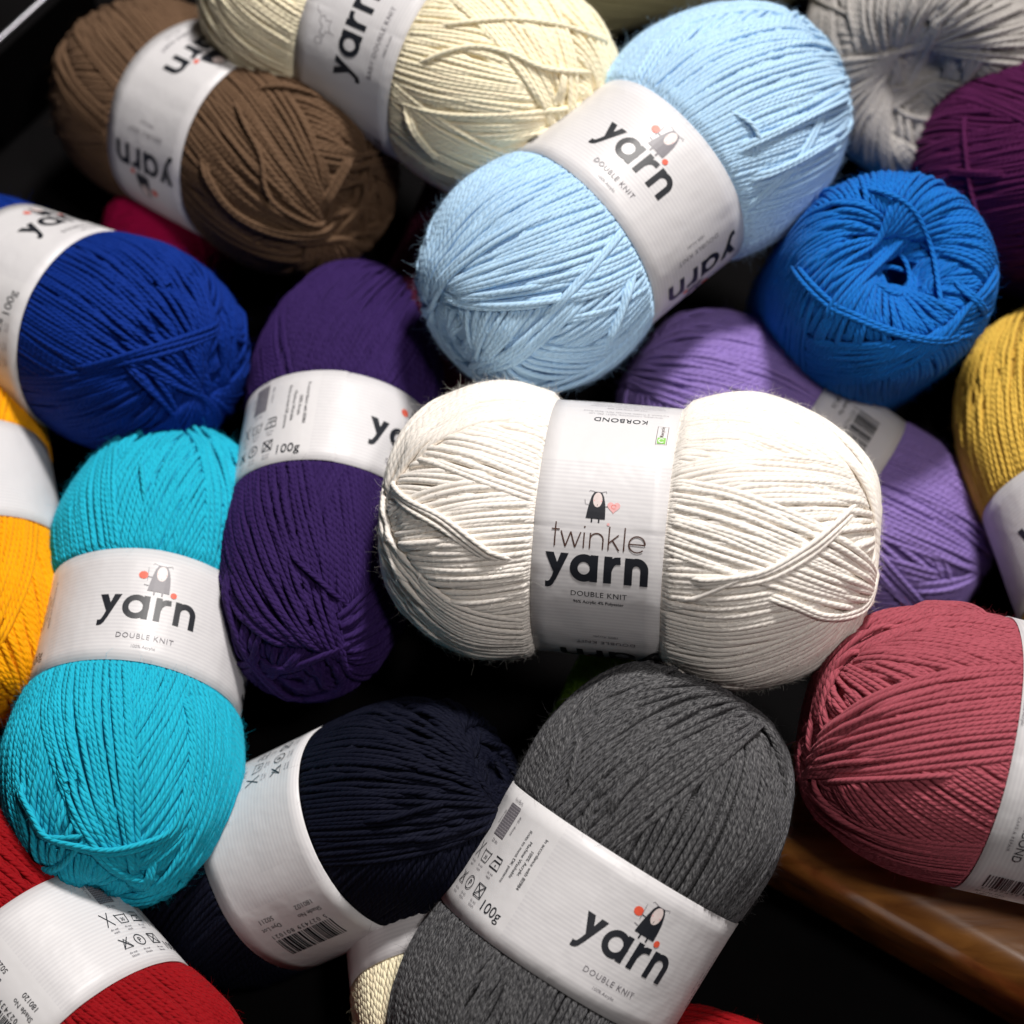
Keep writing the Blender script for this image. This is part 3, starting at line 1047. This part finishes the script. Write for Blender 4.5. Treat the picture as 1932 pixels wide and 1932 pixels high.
def lab_code(phi, shade, lot, digits, phi2=None, rot=90, care_phi=None, y=0.0, ds=0.0):
    """a label that turns its barcode panel towards us"""
    def f(b, root):
        s = np.interp(math.radians(phi) % (2 * PI), b.az, b.arc)
        l = b.build_label(root, False, [(-0.014, 0.014)], s)
        b.stick('barcode_panel', barcode(shade, lot, digits), l, s + ds, y, rot)
        if care_phi is not None:
            s2 = np.interp(math.radians(care_phi) % (2 * PI), b.az, b.arc)
            b.stick('care_panel', care_symbols(), l, s2, 0.0)
        if phi2 is not None:
            s2 = np.interp(math.radians(phi2) % (2 * PI), b.az, b.arc)
            b.stick('front_print', main_print(), l, s2, 0.0)
    return f


def lab_rose(b, root):
    l = b.build_label(root, False, [], 0.0)
    at_phi = lambda d: np.interp(math.radians(d) % (2 * PI), b.az, b.arc)
    b.stick('front_print', main_print(), l, at_phi(-20), -0.004)
    p = Print()
    p.add(text('KORBOND', 2.7, 'black', spacing=1.05), 0, 0)
    p.add(text('CARE & REPAIR', 1.0, 'grey', spacing=1.3), 0, -2.6)
    b.stick('maker_mark', p, l, at_phi(30), -0.0115)
    b.stick('barcode_panel', barcode('180118', '50193', '5 027439 801182'), l, at_phi(64), -0.004, 90)


def lab_plain(b, root):
    b.build_label(root)


# ---- the white twinkle ball lying on top
ball('sparkly white yarn ball lying on top with a pink heart on its label', 1188, 1003, 0.100, axis_dir(-5, 5), 0.166, 0.0485,
     (0.91, 0.862, 0.80), dict(heather=0.01, sheen=0.4, bump=0.35), seed=11, lab=lab_twinkle, fuzz=36000, npts=360, K=7,
     glitter=(900, GLINT), band=0.0385, waist=0.205, wshift=-0.0057, fat=0.72, dia=0.00140, loops=350,
     loose=[(CE, 3, [(205, 560), (330, 690), (520, 800), (700, 930), (890, 1050)]),
            (CF, 3, [(100, 1075), (250, 1100), (430, 1095), (640, 1060), (840, 950), (1000, 820), (1180, 640)]),
            (CF, 1, [(90, 1240), (260, 1180), (480, 1090), (700, 1000)]), (CF, 2, [(560, 1130), (760, 1200), (950, 1270), (1120, 1230), (1190, 1080), (1205, 880)])])
# ---- pale blue
ball('pale blue yarn ball lying diagonally above the white sparkly one', 1204, 368, 0.101, axis_dir(40, 0), 0.183, 0.0436,
     rgb(180, 214, 241), dict(heather=0.05, sheen=0.4, bump=0.6), lift=0.0010, seed=23, lab=lab_usual(-16, front='black', mark='grey'), fuzz=33600, npts=350,
     waist=0.185, band=0.041, wshift=-0.0070, small=0.32,
     loose=[(CC, 1, [(290, 560), (370, 640), (440, 740), (465, 850), (440, 930)]), (CC, 2, [(200, 890), (400, 800), (640, 690), (850, 580), (990, 500)]),
            (CB, 2, [(1480, 1310), (1440, 1450), (1370, 1640), (1280, 1800)]), (CC, 2, [(330, 1010), (520, 950), (720, 860), (940, 720)])])
# ---- cream at the top
ball('cream yarn ball at the top edge between the brown and pale blue ones', 766, 80, 0.097, axis_dir(152, -8), 0.170, 0.0440,
     (0.965, 0.845, 0.62), dict(heather=0.03, sheen=0.3, bump=0.5), seed=31, lab=lab_usual(-7, baby=True), fuzz=14400, waist=0.15,
     loose=[(CB, 1, [(330, 370), (500, 270), (680, 230), (860, 270), (1010, 340), (1180, 360), (1370, 350)]),
            (CB, 1, [(420, 150), (640, 110), (860, 95), (1100, 130), (1280, 190), (1400, 230)]), (CB, 2, [(330, 450), (380, 640), (500, 790), (600, 850)]),
            (CB, 2, [(1140, 240), (1120, 400), (1080, 600)])])
# ---- brown
ball('brown yarn ball with loose strands at its near end, top left', 418, 252, 0.056, axis_dir(-30, 18), 0.158, 0.0400,
     rgb(98, 75, 56), dict(heather=0.12, sheen=0.2), lift=0.0011, p=2.9, seed=41, lab=lab_usual(-42), fuzz=12000, waist=0.10, beta=(0.006, 0.024), dip=0.14, small=0.3,
     loose=[(CA, 1, [(1160, 460), (1230, 620), (1310, 780), (1330, 940), (1400, 1040), (1560, 1120), (1690, 1090)]),
            (CA, 2, [(1010, 740), (1060, 900), (1180, 1060), (1360, 1150), (1560, 1170), (1720, 1120)]),
            (CA, 1, [(1850, 820), (1800, 1000), (1730, 1110), (1680, 1230)]), (CA, 3, [(1780, 680), (1700, 850), (1620, 1000), (1560, 1120)]),
            (CA, 1, [(1200, 470), (1400, 440), (1580, 480), (1690, 540)])])
# ---- royal blue
ball('royal blue yarn ball at the left edge with its label half out of view', 112, 606, 0.055, axis_dir(160, -18), 0.160, 0.0395,
     rgb(0, 42, 128), dict(heather=0.10, sheen=0.05), seed=53, lab=lab_usual(66), fuzz=12000, waist=0.10, wshift=0.004,
     loose=[(CA, 3, [(300, 1880), (600, 1800), (850, 1730), (1050, 1660), (1150, 1600)]), (CA, 1, [(1215, 1430), (1245, 1560), (1215, 1750), (1170, 1900)])])
# ---- purple
ball('dark purple yarn ball standing between the royal blue and white ones', 628, 890, 0.058, axis_dir(84, -9), 0.182, 0.0355,
     rgb(44, 23, 78), dict(heather=0.14, sheen=0.15), seed=67, lab=lab_usual(44), fuzz=16800, npts=340, waist=0.10, band=0.036,
     loose=[(CD, 2, [(1150, 980), (1135, 1150), (1200, 1400), (1320, 1570), (1450, 1670), (1600, 1700)]), (CD, 2, [(1310, 1570), (1600, 1470), (1880, 1350)]),
            (CD, 1, [(1380, 870), (1500, 1000), (1620, 1110), (1760, 1270)])])
# ---- aqua
ball('bright turquoise yarn ball on the left above the red one', 272, 1238, 0.057, axis_dir(85, -8), 0.182, 0.0405,
     rgb(30, 178, 206), dict(heather=0.08, sheen=0.2), seed=71, lab=lab_usual(-3, mark='grey'), fuzz=21600, npts=340, waist=0.18,
     loose=[(CG, 2, [(985, 20), (1050, 200), (1065, 450), (1020, 680), (950, 850), (800, 930), (600, 975), (400, 940), (250, 880), (180, 760), (110, 620), (90, 480)]),
            (CG, 2, [(850, 950), (845, 1060), (800, 1160), (700, 1230)]), (CG, 1, [(110, 830), (260, 880), (480, 880), (610, 840)]),
            (CD, 1, [(700, 440), (720, 600), (740, 780)])])
# ---- navy
ball('navy almost black yarn ball leaning beside the turquoise one, barcode on its label', 604, 1597, 0.040, axis_tau(207, -25), 0.154, 0.0370,
     (0.0009, 0.0018, 0.011), dict(heather=0.2, sheen=0.0), seed=83,
     lab=lab_code(-40, '180102', '50211', '5 027439 801021', rot=90, care_phi=70), fuzz=12000, waist=0.08,
     loose=[(CH, 1, [(30, 805), (250, 790), (500, 720), (720, 680)])])
# ---- charcoal grey
ball('charcoal grey marled yarn ball in the lower middle below the white one', 1112, 1716, 0.064, axis_dir(58, 18), 0.172, 0.0440,
     (0.014, 0.014, 0.016), dict(heather=0.6, sheen=0.12, light=(0.165, 0.165, 0.17)), seed=97, lab=lab_usual(22), fuzz=28800, npts=360, K=7,
     waist=0.10, band=0.041, loose=[(CH, 1, [(1260, 830), (1290, 600), (1330, 380), (1380, 200)]), (CH, 2, [(1420, 860), (1560, 660), (1740, 470), (1900, 310)])])
# ---- dusty pink
ball('dusty rose pink yarn ball lying behind the varnished wooden rail', 1970, 1446, 0.086, axis_dir(-13, -5), 0.160, 0.0440,
     rgb(162, 78, 90), dict(heather=0.10, sheen=0.3), seed=101, lab=lab_rose, fuzz=19200, npts=340, waist=0.06,
     loose=[(CI, 1, [(640, 590), (660, 585), (900, 578), (1200, 568), (1450, 550), (1670, 530)]), (CF, 3, [(1215, 1185), (1330, 1165), (1480, 1180), (1640, 1230), (1800, 1320)])])
# ---- mid blue, end on
ball('bright blue yarn ball turned end on showing its hollow centre', 1632, 570, 0.068, axis_tau(60, 80), 0.142, 0.0372,
     rgb(14, 104, 188), dict(heather=0.10, sheen=0.25), seed=113, fuzz=16800, npts=300, waist=0.05, beta=(0.0075, 0.029), dip=0.42, p=2.8, hole=1.0, small=0.55,
     loose=[(CC, 1, [(1080, 1470), (1180, 1480), (1290, 1500), (1370, 1540)]), (CC, 2, [(1000, 1640), (1100, 1590), (1180, 1640), (1270, 1640), (1380, 1570)]),
            (CC, 1, [(1180, 1330), (1260, 1420), (1300, 1560), (1250, 1680)]), (CC, 1, [(700, 1110), (830, 1050), (1100, 1060), (1300, 1160), (1420, 1400), (1470, 1660), (1500, 1850)]),
            (CC, 2, [(560, 1320), (690, 1520), (850, 1680), (960, 1740), (1200, 1840), (1460, 1890), (1680, 1830)]),
            (CC, 3, [(1320, 1210), (1180, 1380), (1000, 1560), (880, 1720), (830, 1890)]), (CC, 2, [(1560, 1480), (1600, 1600), (1690, 1700), (1735, 1790)])])
# ---- pale grey
ball('pale grey yarn ball at the top right with a dark hollow in its end', 1752, 55, 0.050, axis_tau(250, 58), 0.160, 0.0475,
     rgb(172, 168, 164), dict(heather=0.08, sheen=0.3), seed=127, fuzz=9600, waist=0.05, beta=(0.006, 0.029), small=0.5, dip=0.40, p=2.7,
     loose=[(CC, 1, [(1140, 540), (1220, 610), (1330, 650), (1470, 660), (1600, 590)]), (CC, 3, [(1500, 0), (1420, 180), (1330, 350), (1240, 520)]),
            (CC, 2, [(1140, 490), (1070, 620), (1020, 760)])])
# ---- plum
ball('deep plum yarn ball at the right edge below the pale grey one', 2070, 352, 0.080, axis_tau(-25, 55), 0.156, 0.0455,
     rgb(70, 13, 60), dict(heather=0.14, sheen=0.15), seed=131, fuzz=9600, waist=0.05,
     loose=[(CC, 1, [(1600, 560), (1610, 800), (1640, 1060), (1720, 1300), (1840, 1500)]), (CC, 2, [(1440, 950), (1600, 960), (1760, 970), (1920, 950)])])
# ---- mustard
ball('mustard yellow yarn ball at the right edge', 2090, 1024, 0.058, axis_dir(103, -4), 0.194, 0.0395,
     rgb(212, 174, 74), dict(heather=0.10, sheen=0.3), seed=137, lab=lab_usual(-20), fuzz=9600, waist=0.10)
# ---- lavender
ball('lavender yarn ball mostly hidden behind the white one', 1520, 889, 0.032, axis_dir(-36, -14), 0.156, 0.0375,
     rgb(142, 119, 186), dict(heather=0.10, sheen=0.3), seed=149, lab=lab_code(-42, '180126', '50175', '5 027439 801267', rot=0, ds=0.004), fuzz=14400,
     waist=0.10, wshift=0.002, band=0.031)
# ---- the ones of which little shows
ball('magenta yarn ball glimpsed under the brown one', 318, 460, 0.022, axis_dir(-30, 0), 0.058, 0.0210,
     rgb(170, 0, 70), dict(heather=0.12, sheen=0.15), seed=151, fuzz=2250, npts=220, K=5)
ball('dark maroon yarn ball deep in the gap left of the pale blue one', 925, 462, 0.040, axis_dir(70, 0), 0.145, 0.0350,
     rgb(70, 18, 42), dict(heather=0.12, sheen=0.15), seed=157, fuzz=2250, npts=220, K=5)
ball('orange yellow yarn ball cut off by the left edge', -66, 985, 0.047, axis_dir(108, -8), 0.165, 0.0350,
     rgb(250, 166, 0), dict(heather=0.08, sheen=0.25), seed=163, lab=lab_plain, fuzz=4500, waist=0.10)
ball('deep red yarn ball in the bottom left corner, barcode on its label', 116, 1884, 0.050, axis_dir(137, -6), 0.168, 0.0395,
     rgb(142, 2, 13), dict(heather=0.12, sheen=0.15), seed=167, lab=lab_code(-28, '180120', '50281', '5 027439 801205', rot=90, care_phi=62, y=-0.002), fuzz=12000, npts=300,
     waist=0.13)
ball('cream yarn ball at the bottom edge tucked behind the charcoal grey one', 842, 1740, 0.028, axis_dir(98, -8), 0.140, 0.0350,
     (0.95, 0.82, 0.58), dict(heather=0.06), seed=173, lab=lab_usual(10, care=False), fuzz=4500, waist=0.08)
ball('lime green yarn ball glimpsed in the gap under the white one', 1200, 1330, 0.026, axis_dir(62, 0), 0.110, 0.0280,
     rgb(110, 150, 16), dict(heather=0.12, sheen=0.15), seed=179, fuzz=2250, npts=220, K=5)
ball('red yarn ball at the bottom edge in front of the wooden rail', 1510, 2180, 0.026, axis_dir(160, 0), 0.150, 0.0350,
     rgb(142, 2, 13), dict(heather=0.12, sheen=0.15), seed=181, lab=lab_plain, fuzz=2250, npts=220, K=5, waist=0.08)
ball('pale sage green yarn ball behind the cream one at the top edge', 1262, -130, 0.040, axis_dir(10, 0), 0.150, 0.0400,
     rgb(176, 170, 128), dict(heather=0.08), seed=191, fuzz=2250, npts=220, K=5)
ball('mauve yarn ball at the top right corner', 2110, -60, 0.045, axis_dir(70, 0), 0.150, 0.0350,
     rgb(170, 120, 140), dict(heather=0.08), seed=193, fuzz=2250, npts=220, K=5)


# ------------------------------------------------------------------ surface, board, tray
def simple_obj(name, co, quads, mat, parent=None, smooth=True):
    return link(name, quad_mesh(name, np.array(co), np.array(quads), smooth=smooth), parent, [mat])


def dark_mat():
    m, nt, b = new_mat('black_cloth')
    N, L = nt.nodes, nt.links
    tc = N.new('ShaderNodeTexCoord')
    nz = N.new('ShaderNodeTexNoise'); nz.inputs['Scale'].default_value = 40; nz.inputs['Detail'].default_value = 5
    L.new(tc.outputs['Object'], nz.inputs['Vector'])
    rp = N.new('ShaderNodeValToRGB')
    rp.color_ramp.elements[0].color = (0.002, 0.002, 0.002, 1)
    rp.color_ramp.elements[1].color = (0.005, 0.0045, 0.005, 1)
    L.new(nz.outputs[0], rp.inputs[0]); L.new(rp.outputs[0], b.inputs['Base Color'])
    b.inputs['Roughness'].default_value = 0.85
    b.inputs['Specular IOR Level'].default_value = 0.03
    return m


def wood_mat():
    m, nt, b = new_mat('varnished_wood')
    N, L = nt.nodes, nt.links
    tc = N.new('ShaderNodeTexCoord')
    mp = N.new('ShaderNodeMapping'); mp.inputs['Scale'].default_value = (6, 60, 60)
    L.new(tc.outputs['Object'], mp.inputs[0])
    nz = N.new('ShaderNodeTexNoise'); nz.inputs['Scale'].default_value = 2.2; nz.inputs['Detail'].default_value = 7; nz.inputs['Distortion'].default_value = 0.6
    L.new(mp.outputs[0], nz.inputs['Vector'])
    rp = N.new('ShaderNodeValToRGB')
    rp.color_ramp.elements[0].position = 0.3; rp.color_ramp.elements[1].position = 0.72
    rp.color_ramp.elements[0].color = (0.15, 0.050, 0.010, 1)
    rp.color_ramp.elements[1].color = (0.42, 0.175, 0.038, 1)
    L.new(nz.outputs[0], rp.inputs[0]); L.new(rp.outputs[0], b.inputs['Base Color'])
    bp = N.new('ShaderNodeBump'); bp.inputs['Strength'].default_value = 0.35; bp.inputs['Distance'].default_value = 0.001
    L.new(nz.outputs[0], bp.inputs['Height']); L.new(bp.outputs[0], b.inputs['Normal'])
    b.inputs['Roughness'].default_value = 0.4
    b.inputs['Specular IOR Level'].default_value = 0.25
    b.inputs['Coat Weight'].default_value = 1.0
    b.inputs['Coat Roughness'].default_value = 0.14
    return m


tbl = simple_obj('table_top', [(-1.2, -0.6, 0), (1.2, -0.6, 0), (1.2, 1.5, 0), (-1.2, 1.5, 0)], [(0, 1, 2, 3)], dark_mat())
tbl['kind'] = 'structure'


def extrude_profile(prof, A, B, n=40, wob=0.0):
    """closed profile (side, up) swept from A to B, with end caps"""
    A, B = np.array(A), np.array(B)
    t = (B - A) / np.linalg.norm(B - A)
    side = np.cross(t, [0, 0, 1.0]); side /= np.linalg.norm(side)
    up = np.cross(side, t)
    rng = np.random.default_rng(3)
    co, q = [], []
    k = len(prof)
    off = np.convolve(rng.normal(0, wob, n + 8), np.ones(9) / 9, 'valid') if wob else np.zeros(n)
    for i in range(n):
        c = A + (B - A) * i / (n - 1)
        for (x, y) in prof:
            co.append(c + side * (x + off[i] * (1 if x > 0 else 0)) + up * y)
    for i in range(n - 1):
        for j in range(k):
            q.append((i * k + j, i * k + (j + 1) % k, (i + 1) * k + (j + 1) % k, (i + 1) * k + j))
    for i in (0, n - 1):
        c = len(co)
        co.append(np.mean([co[i * k + j] for j in range(k)], 0))
        for j in range(0, k, 2):
            a, b2, c2 = i * k + j, i * k + (j + 1) % k, i * k + (j + 2) % k
            q.append((c, a, b2, c2) if i else (c, c2, b2, a))
    return co, q


# wooden rail: its rounded front edge runs down to the right, in front of the pink ball
ZB = 0.056
e0, e1 = at(1400, 1571, ZB), at(2150, 1996, ZB)
r = 0.011
prof = []
for k in range(7):
    a = math.radians(180 - 90 * k / 6)
    prof.append((-0.036 + 0.004 + 0.004 * math.cos(a), -0.004 + 0.004 * math.sin(a)))
for k in range(9):
    a = math.radians(90 - 90 * k / 8)
    prof.append((-r + r * math.cos(a), -r + r * math.sin(a)))
prof += [(0.0, -0.022), (-0.036, -0.022)]
WOOD = wood_mat()
bd = bpy.data.objects.new('wooden_rail', None)
COL.objects.link(bd)
bd.location = tuple(e0)
bd['label'] = 'varnished golden brown wooden rail with a rounded front edge below the dusty pink ball'
bd['category'] = 'rail'
co, q = extrude_profile(prof, (0, 0, 0), tuple(e1 - e0), 60, 0.0010)
simple_obj('top_board', co, q, WOOD, bd)
co, q = extrude_profile([(-0.030, -0.0222), (-0.006, -0.0222), (-0.006, -ZB), (-0.030, -ZB)], (0, 0, 0), tuple(e1 - e0), 4)
simple_obj('front_panel', co, q, WOOD, bd, smooth=False)

# tray edge at the top left
t0, t1 = at(-60, 124, 0.05), at(150, -66, 0.05)
tray = bpy.data.objects.new('display_tray', None)
COL.objects.link(tray)
tray.location = tuple(t0)
tray['label'] = 'black display tray wall with a pale metal edge at the top left corner'
tray['category'] = 'tray'
STEEL, _nt, _b = new_mat('brushed_steel')
_b.inputs['Metallic'].default_value = 0.9; _b.inputs['Roughness'].default_value = 0.35; _b.inputs['Base Color'].default_value = (0.42, 0.42, 0.46, 1)
co, q = extrude_profile([(-0.004, -0.002), (0.004, -0.002), (0.004, -0.05), (-0.004, -0.05)], (0, 0, 0), tuple(t1 - t0), 8)
simple_obj('side_panel', co, q, dark_mat(), tray, smooth=False)
co, q = extrude_profile([(-0.001, -0.0019), (-0.0007, 0.0), (0.0007, 0.0), (0.001, -0.0019)], (0, 0, 0), tuple(t1 - t0), 8)
simple_obj('metal_edge', co, q, STEEL, tray)


# ------------------------------------------------------------------ light
def lamp(name, loc, target, power, size, col):
    ld = bpy.data.lights.new(name, 'AREA')
    ld.shape = 'DISK'
    ld.size = size
    ld.energy = power
    ld.color = col
    o = bpy.data.objects.new(name, ld)
    COL.objects.link(o)
    o.location = loc
    o.rotation_euler = (Vector(target) - Vector(loc)).to_track_quat('-Z', 'Y').to_euler()
    return o


CEN = at(1000, 960, 0.06)
lamp('ceiling_spot', (CEN[0] + 0.28, CEN[1] + 0.74, 1.40), CEN, 26.0, 0.22, (1.0, 0.955, 0.915))
lamp('ceiling_spot', (CEN[0] + 0.36, CEN[1] - 0.28, 1.28), CEN, 4.3, 0.16, (1.0, 0.94, 0.90))

w = bpy.data.worlds.new('World')
scene.world = w
w.use_nodes = True
w.node_tree.nodes['Background'].inputs[0].default_value = (1.0, 0.93, 0.98, 1)
w.node_tree.nodes['Background'].inputs[1].default_value = 0.008

# ------------------------------------------------------------------ camera
cd = bpy.data.cameras.new('camera')
cam = bpy.data.objects.new('camera', cd)
COL.objects.link(cam)
cd.sensor_width = 24
cd.sensor_height = 24
cd.lens = 12 / TAN
cd.clip_start = 0.02
cd.clip_end = 20
cam.matrix_world = Matrix(((RIGHT[0], UP[0], -FWD[0], CAM[0]), (RIGHT[1], UP[1], -FWD[1], CAM[1]), (RIGHT[2], UP[2], -FWD[2], CAM[2]), (0, 0, 0, 1)))
cd.dof.use_dof = True
cd.dof.focus_distance = 0.635
cd.dof.aperture_fstop = 4.8
cd.dof.aperture_blades = 9
scene.camera = cam

# ------------------------------------------------------------------ render settings
scene.render.engine = 'CYCLES'
scene.cycles.use_denoising = True
scene.cycles.max_bounces = 10
scene.cycles.diffuse_bounces = 8
scene.cycles.sample_clamp_indirect = 4.0
scene.view_settings.view_transform = 'Standard'
scene.view_settings.look = 'None'
scene.view_settings.exposure = 0.22
scene.view_settings.gamma = 1.0
scene.view_settings.use_curve_mapping = False
scene.render.film_transparent = False
